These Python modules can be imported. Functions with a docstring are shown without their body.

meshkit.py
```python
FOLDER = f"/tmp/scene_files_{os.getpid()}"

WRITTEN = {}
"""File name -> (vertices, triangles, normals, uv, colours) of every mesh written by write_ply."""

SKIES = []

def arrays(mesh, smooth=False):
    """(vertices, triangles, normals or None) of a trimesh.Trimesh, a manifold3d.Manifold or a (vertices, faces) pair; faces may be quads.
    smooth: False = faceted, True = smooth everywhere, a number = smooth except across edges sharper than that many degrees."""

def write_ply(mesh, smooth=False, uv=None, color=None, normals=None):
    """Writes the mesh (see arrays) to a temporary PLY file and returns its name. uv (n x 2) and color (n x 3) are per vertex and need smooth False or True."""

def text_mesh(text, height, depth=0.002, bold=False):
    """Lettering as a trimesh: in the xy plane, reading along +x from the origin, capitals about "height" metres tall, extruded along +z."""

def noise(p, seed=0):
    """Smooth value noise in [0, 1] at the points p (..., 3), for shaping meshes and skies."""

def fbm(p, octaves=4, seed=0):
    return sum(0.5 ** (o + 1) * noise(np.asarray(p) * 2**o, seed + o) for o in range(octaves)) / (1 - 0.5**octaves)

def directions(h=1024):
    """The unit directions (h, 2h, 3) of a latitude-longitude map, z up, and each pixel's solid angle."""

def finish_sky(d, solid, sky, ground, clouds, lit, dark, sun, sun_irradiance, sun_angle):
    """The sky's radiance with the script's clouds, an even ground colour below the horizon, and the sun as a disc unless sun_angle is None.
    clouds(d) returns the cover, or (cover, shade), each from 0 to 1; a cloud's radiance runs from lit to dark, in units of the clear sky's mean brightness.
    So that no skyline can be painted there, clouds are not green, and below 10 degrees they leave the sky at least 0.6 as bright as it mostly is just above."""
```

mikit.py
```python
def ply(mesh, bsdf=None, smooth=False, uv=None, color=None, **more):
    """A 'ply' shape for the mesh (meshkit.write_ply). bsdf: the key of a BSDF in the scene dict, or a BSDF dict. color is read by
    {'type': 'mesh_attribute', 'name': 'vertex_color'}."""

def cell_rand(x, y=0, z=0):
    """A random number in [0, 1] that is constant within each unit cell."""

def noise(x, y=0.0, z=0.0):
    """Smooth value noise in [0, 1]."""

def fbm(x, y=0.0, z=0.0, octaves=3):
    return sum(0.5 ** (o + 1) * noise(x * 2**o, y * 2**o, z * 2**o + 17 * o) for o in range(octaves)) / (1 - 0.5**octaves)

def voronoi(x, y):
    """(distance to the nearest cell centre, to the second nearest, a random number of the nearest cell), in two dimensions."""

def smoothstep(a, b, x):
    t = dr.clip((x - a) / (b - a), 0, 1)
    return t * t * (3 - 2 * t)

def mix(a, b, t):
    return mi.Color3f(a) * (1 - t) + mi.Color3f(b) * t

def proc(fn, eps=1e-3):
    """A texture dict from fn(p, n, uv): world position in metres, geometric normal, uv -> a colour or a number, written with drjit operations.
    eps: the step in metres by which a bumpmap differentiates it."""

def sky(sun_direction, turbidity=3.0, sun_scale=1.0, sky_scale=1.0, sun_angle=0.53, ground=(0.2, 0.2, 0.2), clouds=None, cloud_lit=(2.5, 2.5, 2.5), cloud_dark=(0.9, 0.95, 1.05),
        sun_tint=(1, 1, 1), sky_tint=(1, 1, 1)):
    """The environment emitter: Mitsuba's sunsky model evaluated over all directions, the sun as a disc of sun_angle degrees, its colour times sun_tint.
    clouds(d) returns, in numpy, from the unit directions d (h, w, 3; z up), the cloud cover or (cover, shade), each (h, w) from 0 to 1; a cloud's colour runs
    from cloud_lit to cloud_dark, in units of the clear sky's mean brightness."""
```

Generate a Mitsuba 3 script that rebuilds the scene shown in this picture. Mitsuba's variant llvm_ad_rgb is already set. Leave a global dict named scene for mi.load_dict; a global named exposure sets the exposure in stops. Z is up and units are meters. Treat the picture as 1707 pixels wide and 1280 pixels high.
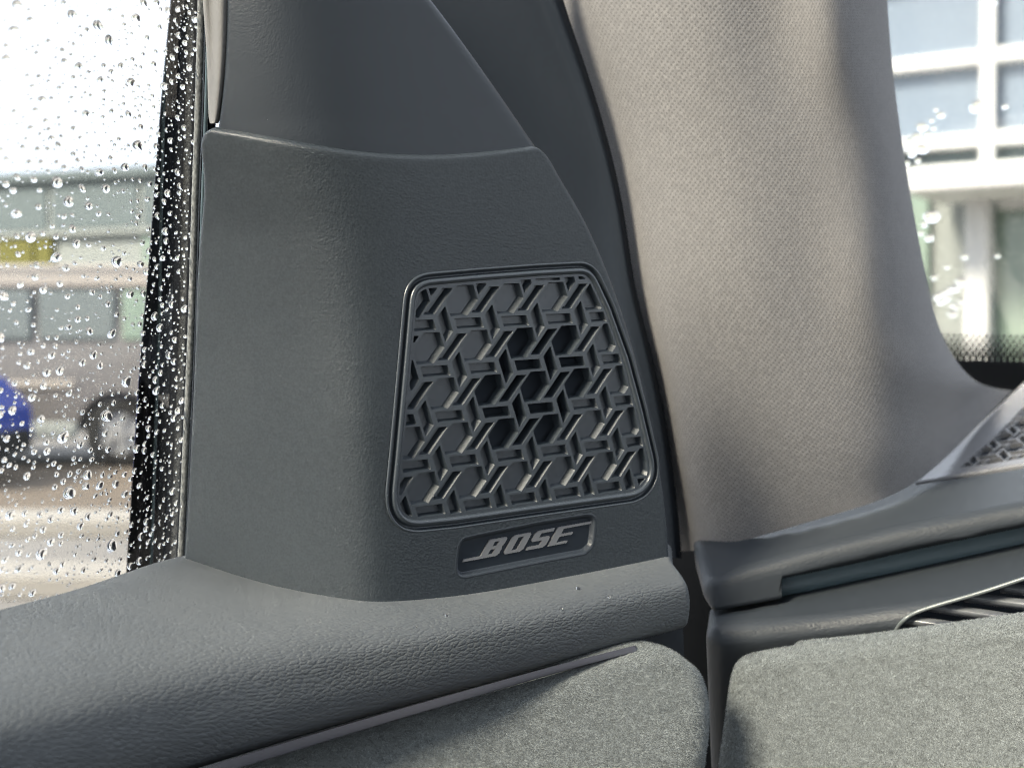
import math, random
import numpy as np, trimesh, mitsuba as mi, drjit as dr, mikit, meshkit
import manifold3d as m3
import shapely
from shapely.geometry import Polygon, Point
from shapely import affinity
from scipy.ndimage import gaussian_filter1d
from scipy.interpolate import CubicSpline, PchipInterpolator
from mikit import proc, noise, fbm, voronoi, smoothstep, mix, cell_rand

T = mi.ScalarTransform4f
rng = np.random.default_rng(7)
scene, labels = {}, {}

# ------------------------------------------------------------------ camera, sky, exposure
CAM = np.array([0.0, 0.0, 1.15])                 # the eye, inside the car
PITCH = math.radians(1.5)
FOV = 41.0
FPX = 853.5 / math.tan(math.radians(FOV / 2))
FWD = np.array([0, math.cos(PITCH), -math.sin(PITCH)])
UPV = np.array([0, math.sin(PITCH), math.cos(PITCH)])
RGT = np.array([1.0, 0, 0])
scene['camera'] = {'type': 'thinlens', 'fov': FOV, 'fov_axis': 'x', 'aperture_radius': 0.0017, 'focus_distance': 0.425,
                   'near_clip': 0.02, 'far_clip': 1500.0,
                   'to_world': T().look_at(origin=CAM.tolist(), target=(CAM + FWD).tolist(), up=[0, 0, 1])}
SUN = np.array([-0.57, -0.545, 0.60])
def cloud_cover(d):
    n = meshkit.fbm(d * np.array([2.5, 2.5, 5.0]), 4, 3)
    return np.clip(0.80 + 0.9 * (n - 0.45), 0, 1), np.clip((n - 0.35) * 0.9, 0, 0.5)
scene['sky'] = mikit.sky(SUN, turbidity=4, sun_scale=0.88, sun_angle=16.0, clouds=cloud_cover, cloud_lit=(2.02, 2.17, 2.36), cloud_dark=(1.44, 1.57, 1.74), sun_tint=(.88, 1.0, 1.14))
exposure = 3.0

# ------------------------------------------------------------------ helpers
def at(px, py, d):
    return CAM + d * (FWD + (px - 853.5) / FPX * RGT + (640 - py) / FPX * UPV)

def ray(px, py):
    return FWD + (px - 853.5) / FPX * RGT + (640 - py) / FPX * UPV

def on_plane(px, py, O, N):
    r = ray(px, py)
    return CAM + r * (np.dot(O - CAM, N) / np.dot(r, N))

used = {}
def key_for(name, parent=None):
    base = (parent + '__' if parent else '') + name
    n = used.get(base, -1) + 1
    used[base] = n
    return base if n == 0 else f'{base}_{n:03d}'

def put(name, mesh, bsdf, parent=None, smooth=False, uv=None, color=None, label=None, cat=None, group=None, kind=None):
    k = key_for(name, parent)
    scene[k] = mikit.ply(mesh, bsdf, smooth=smooth, uv=uv, color=color)
    tag(k, label, cat, group, kind)
    return k

def tag(k, label=None, cat=None, group=None, kind=None):
    e = {}
    if label: e['label'] = label
    if cat: e['category'] = cat
    if group: e['group'] = group
    if kind: e['kind'] = kind
    if e: labels[k] = e

def thing(name, label, cat, group=None):
    k = key_for(name)
    tag(k, label, cat, group)
    return k

def grid_faces(m, n):
    i, j = np.meshgrid(np.arange(m - 1), np.arange(n - 1), indexing='ij')
    a = i * n + j
    q = np.stack([a, a + 1, a + n + 1, a + n], -1).reshape(-1, 4)
    return np.vstack([q[:, [0, 1, 2]], q[:, [0, 2, 3]]])

def grid_normals(P):
    du = np.gradient(P, axis=1); dv = np.gradient(P, axis=0)
    n = np.cross(du, dv)
    n /= np.linalg.norm(n, axis=2, keepdims=True) + 1e-15
    c = P.reshape(-1, 3).mean(0)
    if np.sum(n.reshape(-1, 3).mean(0) * (CAM - c)) < 0: n = -n
    return n

def grid_uv(P):
    a = np.linalg.norm(np.diff(P, axis=1), axis=2).mean(0)
    b = np.linalg.norm(np.diff(P, axis=0), axis=2).mean(1)
    u = np.concatenate([[0], np.cumsum(a)]); v = np.concatenate([[0], np.cumsum(b)])
    U, V = np.meshgrid(u, v)
    return np.stack([U, V], -1)

def grid_mesh(P):
    """one smooth sheet with uv in metres"""
    m, n = P.shape[:2]
    N = grid_normals(P)
    f = grid_faces(m, n)
    v = P.reshape(-1, 3)
    fn = np.cross(v[f[:, 1]] - v[f[:, 0]], v[f[:, 2]] - v[f[:, 0]])
    if np.sum(fn * N.reshape(-1, 3)[f[:, 0]]) < 0: f = f[:, ::-1]
    return trimesh.Trimesh(v, f, process=False), grid_uv(P).reshape(-1, 2)

def curve(pts, n, ts=None):
    """cubic curve through points, resampled"""
    p = np.asarray(pts, float)
    if len(p) == 2:
        t = np.linspace(0, 1, n) if ts is None else ts
        return p[0] + (p[1] - p[0]) * t[:, None]
    c = np.concatenate([[0], np.cumsum(np.linalg.norm(np.diff(p[:, :2], axis=0), axis=1) + 0.5)])
    c /= c[-1]
    t = np.linspace(0, 1, n) if ts is None else ts
    return PchipInterpolator(c, p, axis=0)(t) if len(p) < 3 else CubicSpline(c, p, axis=0, bc_type='natural')(t)

def loft(rows, m, n, linear=False):
    """rows of (px,py,d) control points -> world grid"""
    R = np.stack([curve(r, n) for r in rows])
    k = np.linspace(0, 1, len(rows))
    C = PchipInterpolator(k, R, axis=0)(np.linspace(0, 1, m)) if linear else CubicSpline(k, R, axis=0, bc_type='natural')(np.linspace(0, 1, m))
    P = CAM + C[..., 2:3] * (FWD + (C[..., 0:1] - 853.5) / FPX * RGT + (640 - C[..., 1:2]) / FPX * UPV)
    return P

def soften(P, a, b):
    P = gaussian_filter1d(P, a, axis=0, mode='nearest') if a else P
    return gaussian_filter1d(P, b, axis=1, mode='nearest') if b else P

def loft3(rows, m, n):
    R = np.stack([curve(r, n) for r in rows])
    k = np.linspace(0, 1, len(rows))
    return CubicSpline(k, R, axis=0, bc_type='natural')(np.linspace(0, 1, m))

def clustered(n, e=0.035, k=9):
    a = e * np.linspace(0, 1, k) ** 1.5
    return np.concatenate([a[:-1], np.linspace(e, 1 - e, n), (1 - a[:-1])[::-1]])

def coons(top, bottom, left, right, depth, nu=90, nv=90, eu=0.035, ev=0.035):
    """pixel outline of four curves and a depth function -> world grid"""
    s, t = clustered(nu, eu), clustered(nv, ev)
    Tc, Bc, Lc, Rc = (curve(c, 0, x) for c, x in ((top, s), (bottom, s), (left, t), (right, t)))
    S, Q = np.meshgrid(s, t)
    S, Q = S[..., None], Q[..., None]
    p = (1 - Q) * Tc[None] + Q * Bc[None] + (1 - S) * Lc[:, None] + S * Rc[:, None] - (
        (1 - S) * (1 - Q) * Tc[0] + S * (1 - Q) * Tc[-1] + (1 - S) * Q * Bc[0] + S * Q * Bc[-1])
    d = depth(p[..., 0], p[..., 1])[..., None]
    return CAM + d * (FWD + (p[..., 0:1] - 853.5) / FPX * RGT + (640 - p[..., 1:2]) / FPX * UPV)

def rounded(P, radii, flange=0.0):
    """push a grid's edges (left, right, top, bottom radii) back along its normal; flange = extra ring"""
    N = grid_normals(P)
    nominal = P.copy()
    L = np.linalg.norm(np.diff(P, axis=1), axis=2)
    cu = np.concatenate([np.zeros((len(P), 1)), np.cumsum(L, 1)], 1)
    L2 = np.linalg.norm(np.diff(P, axis=0), axis=2)
    cv = np.concatenate([np.zeros((1, P.shape[1])), np.cumsum(L2, 0)], 0)
    push = np.zeros(P.shape[:2])
    for dist, r in ((cu, radii[0]), (cu[:, -1:] - cu, radii[1]), (cv, radii[2]), (cv[-1:] - cv, radii[3])):
        if r > 0:
            x = np.clip(r - dist, 0, r)
            push = np.maximum(push, 0) + (r - np.sqrt(np.maximum(r * r - x * x, 0)))
    P = P - N * push[..., None]
    if flange > 0:
        Pe = np.pad(P, ((1, 1), (1, 1), (0, 0)), mode='edge')
        Ne = np.pad(N, ((1, 1), (1, 1), (0, 0)), mode='edge')
        edge = np.ones(Pe.shape[:2], bool); edge[1:-1, 1:-1] = False
        Pe[edge] -= Ne[edge] * flange
        return Pe, nominal, N
    return P, nominal, N

def solid(P, nominal, N, th):
    m, n = P.shape[:2]
    B = nominal - N * th
    V = np.vstack([P.reshape(-1, 3), B.reshape(-1, 3)])
    f = grid_faces(m, n)
    k = m * n
    loop = list(range(n)) + [i * n + n - 1 for i in range(1, m)] + [(m - 1) * n + j for j in range(n - 2, -1, -1)] + [i * n for i in range(m - 2, 0, -1)]
    side = []
    for a, b in zip(loop, loop[1:] + loop[:1]):
        side += [[a, k + a, k + b], [a, k + b, b]]
    F = np.vstack([f, f[:, ::-1] + k, np.array(side)])
    t = trimesh.Trimesh(V, F, process=False)
    if not t.is_winding_consistent: trimesh.repair.fix_normals(t)
    if t.volume < 0: t.invert()
    return manifold(t)

def manifold(t):
    return m3.Manifold(m3.Mesh(np.asarray(t.vertices, np.float32), np.asarray(t.faces, np.uint32)))

def tm(m):
    q = m.to_mesh()
    return trimesh.Trimesh(q.vert_properties[:, :3], q.tri_verts, process=False)

def frame_mat(O, e1, e2, e3):
    M = np.eye(4); M[:3, 0], M[:3, 1], M[:3, 2], M[:3, 3] = e1, e2, e3, O
    return M

def prism(poly, h0, h1, M=None):
    t = trimesh.creation.extrude_polygon(poly, h1 - h0, engine='earcut')
    t.apply_translation([0, 0, h0])
    if M is not None: t.apply_transform(M)
    return t

def polys(g):
    return [q for q in getattr(g, 'geoms', [g]) if q.geom_type == 'Polygon' and q.area > 1e-9]

def box(cx, cy, cz, sx, sy, sz, rot=0.0, bevel=0.0):
    if bevel > 0:
        pts = m3.Manifold.hull_points([[sgx * (sx / 2 - bx), sgy * (sy / 2 - by), sgz * (sz / 2 - bz)]
              for sgx in (-1, 1) for sgy in (-1, 1) for sgz in (-1, 1)
              for bx, by, bz in ((0, bevel, bevel), (bevel, 0, bevel), (bevel, bevel, 0))])
        b = tm(pts)
    else:
        b = trimesh.creation.box([sx, sy, sz])
    b.apply_transform(trimesh.transformations.rotation_matrix(rot, [0, 0, 1]))
    b.apply_translation([cx, cy, cz])
    return b

def tube(points, r, sides=14, flat=1.0):
    from_pts = np.asarray(points, float)
    t = np.gradient(from_pts, axis=0); t /= np.linalg.norm(t, axis=1, keepdims=True)
    view = CAM - from_pts
    a = np.cross(t, view); a /= np.linalg.norm(a, axis=1, keepdims=True)
    b = np.cross(a, t)
    ang = np.arange(sides) * 2 * np.pi / sides
    r = np.broadcast_to(r, (len(from_pts),))[:, None, None]
    V = from_pts[:, None] + r * (np.cos(ang)[None, :, None] * a[:, None] + flat * np.sin(ang)[None, :, None] * b[:, None])
    m = len(from_pts); i, j = np.meshgrid(np.arange(m - 1), np.arange(sides), indexing='ij')
    q = np.stack([i * sides + j, i * sides + (j + 1) % sides, (i + 1) * sides + (j + 1) % sides, (i + 1) * sides + j], -1).reshape(-1, 4)
    F = [q[:, [0, 1, 2]], q[:, [0, 2, 3]]]
    V = V.reshape(-1, 3)
    c0, c1 = len(V), len(V) + 1
    V = np.vstack([V, from_pts[:1], from_pts[-1:]])
    e = np.arange(sides)
    F.append(np.stack([e * 0 + c0, (e + 1) % sides, e], 1)); F.append(np.stack([e * 0 + c1, (m - 1) * sides + e, (m - 1) * sides + (e + 1) % sides], 1))
    return trimesh.Trimesh(V, np.vstack(F), process=False)

def cat_mesh(ms): return trimesh.util.concatenate(ms)

# ------------------------------------------------------------------ materials
def pr(c, rough=0.5, spec=0.5, **k):
    col = {'type': 'rgb', 'value': list(c)} if isinstance(c, (tuple, list)) else c
    return {'type': 'principled', 'base_color': col, 'roughness': rough, 'specular': spec, **k}

def two(b): return {'type': 'twosided', 'bsdf': b}

def bump(fn, inner, scale, eps):
    return {'type': 'twosided', 'bsdf': {'type': 'bumpmap', 'arbitrary': proc(fn, eps), 'scale': scale, 'bsdf': inner}}

def turned(p, k):
    return (k * (0.36 * p.x + 0.48 * p.y - 0.80 * p.z), k * (-0.80 * p.x + 0.60 * p.y), k * (0.48 * p.x + 0.64 * p.y + 0.60 * p.z))
def grain(p, n, uv):
    return 0.65 * noise(*turned(p, 1900.0)) + 0.35 * noise(*turned(p, 3300.0))
def grain_fine(p, n, uv):
    return noise(*turned(p, 2600.0))
def grain_coarse(p, n, uv):
    return 0.7 * noise(*turned(p, 1400.0)) + 0.3 * noise(*turned(p, 2900.0))
def hide(p, n, uv):
    w = fbm(p.x * 160, p.y * 160, p.z * 160, 2)
    along = p.x * 0.88 + p.y * 0.48
    across = p.y * 0.88 - p.x * 0.48 + p.z * 1.3
    u, v = along * 400 + 1.6 * w, across * 680 + 1.4 * w
    a, b, r = voronoi(u, v)
    a2, b2, r2 = voronoi(u * 2.3 + 7, v * 2.3)
    return 0.75 * smoothstep(0.0, 0.45, b - a) + 0.3 * smoothstep(0, 0.5, b2 - a2) + 0.5 * fbm(along * 130, across * 190, 0, 2)
def leather_tone(p, n, uv):
    w = fbm(p.x * 60, p.y * 60, p.z * 60, 3)
    return mix((0.080, 0.088, 0.094), (0.098, 0.106, 0.112), w)
def plastic_glint_tone(p, n, uv):
    w = 0.3 * fbm(p.x * 45, p.y * 45, p.z * 45, 3) + 0.7 * noise(*turned(p, 1900.0))  # fine noise paints specular speckle of the grain into the colour
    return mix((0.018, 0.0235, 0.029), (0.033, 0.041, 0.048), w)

PITCHF = 0.0023
def weave_dots(uv):
    """dark gaps of the weave on a staggered lattice, and a random tone per yarn crossing"""
    wob = 0.14 * noise(uv.x * 800, uv.y * 800) + 0.5 * noise(uv.x * 18, uv.y * 18)
    u, v = uv.x / PITCHF + wob, uv.y / PITCHF + 0.7 * wob
    c = dr.cos(2 * math.pi * u) * dr.cos(2 * math.pi * v)
    return smoothstep(0.0, 0.95, c), cell_rand(dr.floor(u + v), dr.floor(u - v), 1)
def weave(p, n, uv):
    g, t = weave_dots(uv)
    return 1.0 - g + 0.25 * t + 0.25 * noise(uv.x * 5200, uv.y * 5200)
def weave_tone(p, n, uv):
    g, t = weave_dots(uv)
    return mix(mix((0.196, 0.191, 0.19), (0.228, 0.222, 0.22), t), (0.11, 0.105, 0.103), 0.75 * g)
def suede_tone(p, n, uv):
    w = fbm(p.x * 210, p.y * 210, p.z * 210, 3)
    w2 = fbm(p.x * 25, p.y * 25, p.z * 25, 2)
    return mix((0.105, 0.114, 0.112), (0.14, 0.15, 0.147), 0.65 * w + 0.35 * w2)
def suede_bump(p, n, uv):
    q = p * 900.0
    return fbm(q.x, q.y, q.z, 2)

scene['grained_plastic'] = bump(grain, pr(proc(plastic_glint_tone), 0.43, 0.5), 0.00015, 0.0001)
scene['smooth_plastic'] = bump(grain_fine, pr((0.022, 0.028, 0.036), 0.42, 0.5), 0.00007, 0.00012)
scene['grille_plastic'] = two(pr((0.029, 0.037, 0.0455), 0.36, 0.9))
scene['cavity_black'] = two(pr((0.03, 0.037, 0.047), 0.8, 0.2))
scene['badge_black'] = two(pr((0.02, 0.026, 0.034), 0.25, 0.5))
scene['badge_metal'] = two(pr((0.23, 0.23, 0.235), 0.38, 0.5, metallic=0.35))
scene['leather'] = bump(hide, pr(proc(leather_tone), 0.55, 0.5), 0.00026, 0.00015)
scene['dash_plastic'] = bump(grain_coarse, pr((0.026, 0.031, 0.037), 0.48, 0.45), 0.00013, 0.0002)
scene['dash_glare'] = two(pr((0.16, 0.16, 0.167), 0.35, 0.6))  # glare from the windscreen put into the base colour
scene['teal_strip'] = two(pr((0.075, 0.11, 0.125), 0.4, 0.5))
scene['plum_strip'] = two(pr((0.06, 0.06, 0.072), 0.35, 0.5))
scene['vent_metal'] = two(pr((0.12, 0.127, 0.137), 0.3, 0.6))
scene['vent_rim'] = two(pr((0.13, 0.145, 0.145), 0.3, 0.6))
scene['rubber'] = two(pr((0.011, 0.016, 0.024), 0.75, 0.25))
scene['rubber_black'] = two(pr((0.012, 0.016, 0.022), 0.5, 0.4))
def flock(p, n, uv):
    w = noise(p.x * 2600, p.y * 2600, p.z * 900)
    return mix((0.07, 0.075, 0.075), (0.30, 0.31, 0.30), w)
scene['flocked_rubber'] = two(pr(proc(flock), 0.6, 0.4))
scene['edge_plastic_lit'] = bump(grain, pr((0.17, 0.167, 0.163), 0.75, 0.3), 0.00006, 0.00012)  # far paler than the trim: window light on the edge painted in
scene['fabric'] = bump(weave, pr(proc(weave_tone), 0.85, 0.15, sheen=0.2), 0.00012, 0.00012)
scene['suede'] = bump(suede_bump, pr(proc(suede_tone), 0.9, 0.1, sheen=0.6), 0.0003, 0.0002)
scene['gloss_black'] = two(pr((0.008, 0.01, 0.014), 0.15, 0.5))
scene['plum_black'] = two(pr((0.007, 0.007, 0.010), 0.3, 0.25))
scene['headliner'] = two(pr((0.22, 0.22, 0.225), 0.9, 0.1))
scene['cabin_dark'] = two(pr((0.06, 0.062, 0.065), 0.8, 0.2))
scene['window_glass'] = {'type': 'thindielectric', 'int_ior': 1.5}
scene['water'] = {'type': 'dielectric', 'int_ior': 1.333, 'ext_ior': 1.0}
scene['frit'] = two(pr((0.004, 0.005, 0.007), 0.3, 0.5))

# ------------------------------------------------------------------ the corner panel with the speaker
YAW = math.radians(32)
PO = at(870, 660, 0.43)
E1 = np.array([math.cos(YAW), math.sin(YAW), 0]); E2 = np.array([0, 0, 1.0]); PN = np.array([math.sin(YAW), -math.cos(YAW), 0])
PM = frame_mat(PO, E1, E2, PN)                       # pod frame: a along E1, b up, h out of the panel
def pod(px, py):
    w = on_plane(px, py, PO, PN) - PO
    return np.array([w @ E1, w @ E2])
def plane_depth(px, py, O, N):
    r = FWD + ((px - 853.5) / FPX)[..., None] * RGT + ((640 - py) / FPX)[..., None] * UPV
    return ((O - CAM) @ N) / (r @ N)
CREASE = PchipInterpolator([-200, 0, 215, 300, 400, 600, 1000, 1300], [440, 458, 500, 532, 566, 598, 618, 622])
LY = math.radians(25)
LN = np.array([-math.sin(LY), -math.cos(LY), 0])
def panel_depth(px, py):
    dp = plane_depth(px, py, PO, PN)
    xc = CREASE(py)
    dc = plane_depth(xc, py, PO, PN)
    Q = CAM + dc[..., None] * (FWD + ((xc - 853.5) / FPX)[..., None] * RGT + ((640 - py) / FPX)[..., None] * UPV)
    r = FWD + ((px - 853.5) / FPX)[..., None] * RGT + ((640 - py) / FPX)[..., None] * UPV
    dl = ((Q - CAM) @ LN) / (r @ LN)
    k = 0.0045 + 0.006 * np.clip((700 - py) / 500, 0, 1)
    x = (dl - dp) / k
    return dp + k * (np.logaddexp(0, x) - 0.0)

corner = thing('corner_panel', 'dark grey plastic door corner panel with patterned speaker grille and raised badge', 'door panel')
P = coons(top=[(350, 213), (450, 229), (600, 251), (720, 257), (800, 253), (896, 242)],
          bottom=[(303, 940), (400, 965), (500, 992), (590, 1010), (660, 1018), (740, 1018), (850, 1000), (950, 980), (1060, 950), (1119, 935)],
          left=[(350, 213), (336, 224), (333, 270), (329, 400), (321, 580), (314, 740), (308, 860), (303, 940)],
          right=[(896, 242), (911, 254), (932, 286), (968, 348), (1012, 442), (1047, 540), (1074, 640), (1096, 740), (1110, 830), (1117, 900), (1119, 935)],
          depth=panel_depth, nu=120, nv=120, eu=0.02, ev=0.02)
Pr, Pn, N_ = rounded(P, (0.0022, 0.0022, 0.0024, 0))
body = solid(Pr, Pn, N_, 0.009)

def outline(pts, n=420):
    q = np.array([pod(*p) for p in pts])
    poly = Polygon(q).buffer(0)
    return poly
# inner outline of the grille (photo pixels, on the pod plane)
G_IN = [(693.5, 500), (697, 487), (706, 480), (716, 477), (800, 469), (900, 461), (972, 457), (981, 461), (988, 470), (1010, 517), (1040, 600), (1063, 685), (1083, 770),
        (1084, 786), (1080, 800), (1070, 812), (1056, 819), (960, 832), (866, 845), (760, 860), (698, 866), (682, 864), (672, 856), (665, 842), (664, 820), (670, 760), (681, 640)]
g_in = outline(G_IN).buffer(-0.0022).buffer(0.0032).buffer(-0.001)
def ring_pts(poly, n=360):
    e = poly.exterior
    c = np.array([e.interpolate(i / n, normalized=True).coords[0] for i in range(n)])
    for _ in range(2): c = 0.5 * c + 0.25 * (np.roll(c, 1, 0) + np.roll(c, -1, 0))
    return c
def bead(poly, profile, M, n=360):
    """rings of a convex outline offset outwards: profile of (offset, height)"""
    c = ring_pts(poly, n)
    t = np.roll(c, -1, 0) - np.roll(c, 1, 0); t /= np.linalg.norm(t, axis=1, keepdims=True)
    nn = np.stack([t[:, 1], -t[:, 0]], 1)
    if poly.exterior.is_ccw is False: nn = -nn
    V = np.concatenate([np.column_stack([c + nn * o, np.full(n, h)]) for o, h in profile])
    m = len(profile)
    i, j = np.meshgrid(np.arange(m - 1), np.arange(n), indexing='ij')
    q = np.stack([i * n + j, i * n + (j + 1) % n, (i + 1) * n + (j + 1) % n, (i + 1) * n + j], -1).reshape(-1, 4)
    t = trimesh.Trimesh(V, np.vstack([q[:, [0, 1, 2]], q[:, [0, 2, 3]]]), process=False)
    t.apply_transform(M)
    return t
mm = 0.001
cut = g_in.buffer(3.55 * mm)
body = body - manifold(prism(cut, -0.03, 0.03, PM))
# badge recess
B_OUT = [(773.5, 901), (800, 895), (900, 874.5), (977, 862), (986, 862), (990, 867), (989, 888), (986, 908), (975, 919), (900, 933), (775, 958), (767, 956), (764.5, 949), (765.5, 930), (768, 911)]
b_out = outline(B_OUT).buffer(-0.0008).buffer(0.0014).buffer(-0.0006)
body = body - manifold(prism(b_out.buffer(0.9 * mm), -0.03, 0.03, PM))
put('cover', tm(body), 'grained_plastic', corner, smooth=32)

grille = put('speaker_grille', bead(g_in, [(-0.2 * mm, -4.2 * mm), (0, -3.0 * mm), (0.1 * mm, -1.0 * mm), (0.25 * mm, -0.2 * mm), (0.6 * mm, 0.25 * mm), (1.1 * mm, 0.4 * mm), (1.6 * mm, 0.3 * mm), (1.95 * mm, -0.1 * mm),
       (2.15 * mm, -0.9 * mm), (2.3 * mm, -1.5 * mm), (2.9 * mm, -1.5 * mm), (3.1 * mm, -0.8 * mm), (3.3 * mm, -0.1 * mm), (3.6 * mm, 0.12 * mm), (4.0 * mm, 0.02 * mm), (4.15 * mm, -0.3 * mm)], PM), 'grille_plastic', corner, smooth=True,
       label='speaker grille frame with a raised bead round it')
# woven lattice of the grille
def weave_cells(c0, a, b, ni, nj, hexr=0.33, L=0.275, W=0.095):
    """hexagons and slots in three directions, in the sheared lattice of vectors a, b (b points one row down to the right)"""
    A = np.column_stack([a, (a / 2 - b) / (math.sqrt(3) / 2)])       # regular coordinates -> plane
    out = []
    for i in range(-ni, ni + 1):
        for j in range(-nj, nj + 1):
            q = np.array([i + j * 0.5, -j * math.sqrt(3) / 2])
            if abs(q[0]) > ni: continue
            hx = [q + hexr * np.array([math.cos(k * math.pi / 3), math.sin(k * math.pi / 3)]) for k in range(6)]
            out.append(('hex', q, hx))
            for nb, sd in ((0, 60), (-60, 0), (-120, 120)):
                nbv = np.array([math.cos(math.radians(nb)), math.sin(math.radians(nb))])
                s = np.array([math.cos(math.radians(sd)), math.sin(math.radians(sd))])
                w = np.array([-s[1], s[0]])
                e = np.array([math.cos(math.radians(sd + 120)), math.sin(math.radians(sd + 120))])
                c = q + nbv / 2
                ew = e / abs(e @ w) * W
                sg = [c - s * L - ew, c + s * L - ew, c + s * L + ew, c - s * L + ew]
                out.append(('slot', c, sg))
    return [(k, q, (A @ np.array(v).T).T + c0, A) for k, q, v in out]
z = lambda x, y: pod(640 + x / 3.556, 430 + y / 3.556)
c0 = z(902, 762)
la = (z(1165, 737) - z(640, 778)) / 2
lb = (z(985, 1010) - z(825, 490)) / 2
lc = (z(720, 1027) - z(1095, 480)) / 2
lb = 0.5 * (lb + (la + lc))
cells = weave_cells(c0, la, lb, 5, 5)
inner = g_in.buffer(-0.25 * mm)
holes, opened = [], []
for kind, q, pts, A in cells:
    hp = Polygon(pts).buffer(-0.12 * mm).buffer(0.12 * mm)
    hp = hp.intersection(inner.buffer(-0.5 * mm))
    for g in polys(hp):
        if g.area < 1.2e-6: continue
        g = g.buffer(-0.15 * mm).buffer(0.15 * mm)
        if g.is_empty: continue
        holes.append(g)
        if np.hypot(*q) < 1.05: opened.append(g)
def drafted(poly, h0, h1, draft):
    """prism whose walls lean outwards towards h1"""
    return m3.CrossSection
plate = g_in.buffer(0.2 * mm)
lat = m3.Manifold.compose([manifold(prism(plate, -4.2 * mm, -0.6 * mm))])
cutters = []
SLD = lc / np.linalg.norm(lc); SH = np.array([SLD[1], -SLD[0]]); SH = SH * (-1 if SH[0] > 0 else 1) * 1.15 * mm
for g in holes:
    for q in polys(g):
        low_ = affinity.translate(q, *SH).intersection(q)
        low_ = max(polys(low_), key=lambda a: a.area) if polys(low_) else q
        c = np.array(low_.exterior.coords)[:-1]; t_ = np.array(q.buffer(0.12 * mm).exterior.coords)[:-1]; t0 = np.array(q.exterior.coords)[:-1]
        deep = any(q.equals(o) for o in opened)
        pts = [np.column_stack([c, np.full(len(c), -2.3 * mm)]), np.column_stack([c, np.full(len(c), -(5.0 if deep else 3.0) * mm)]), np.column_stack([t0, np.full(len(t0), -0.75 * mm)]), np.column_stack([t_, np.full(len(t_), -0.58 * mm)])]
        cutters.append(m3.Manifold.hull_points(np.vstack(pts).tolist()))
lat = lat - m3.Manifold.batch_boolean(cutters, m3.OpType.Add)
lm = tm(lat); lm.apply_transform(PM)
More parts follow.
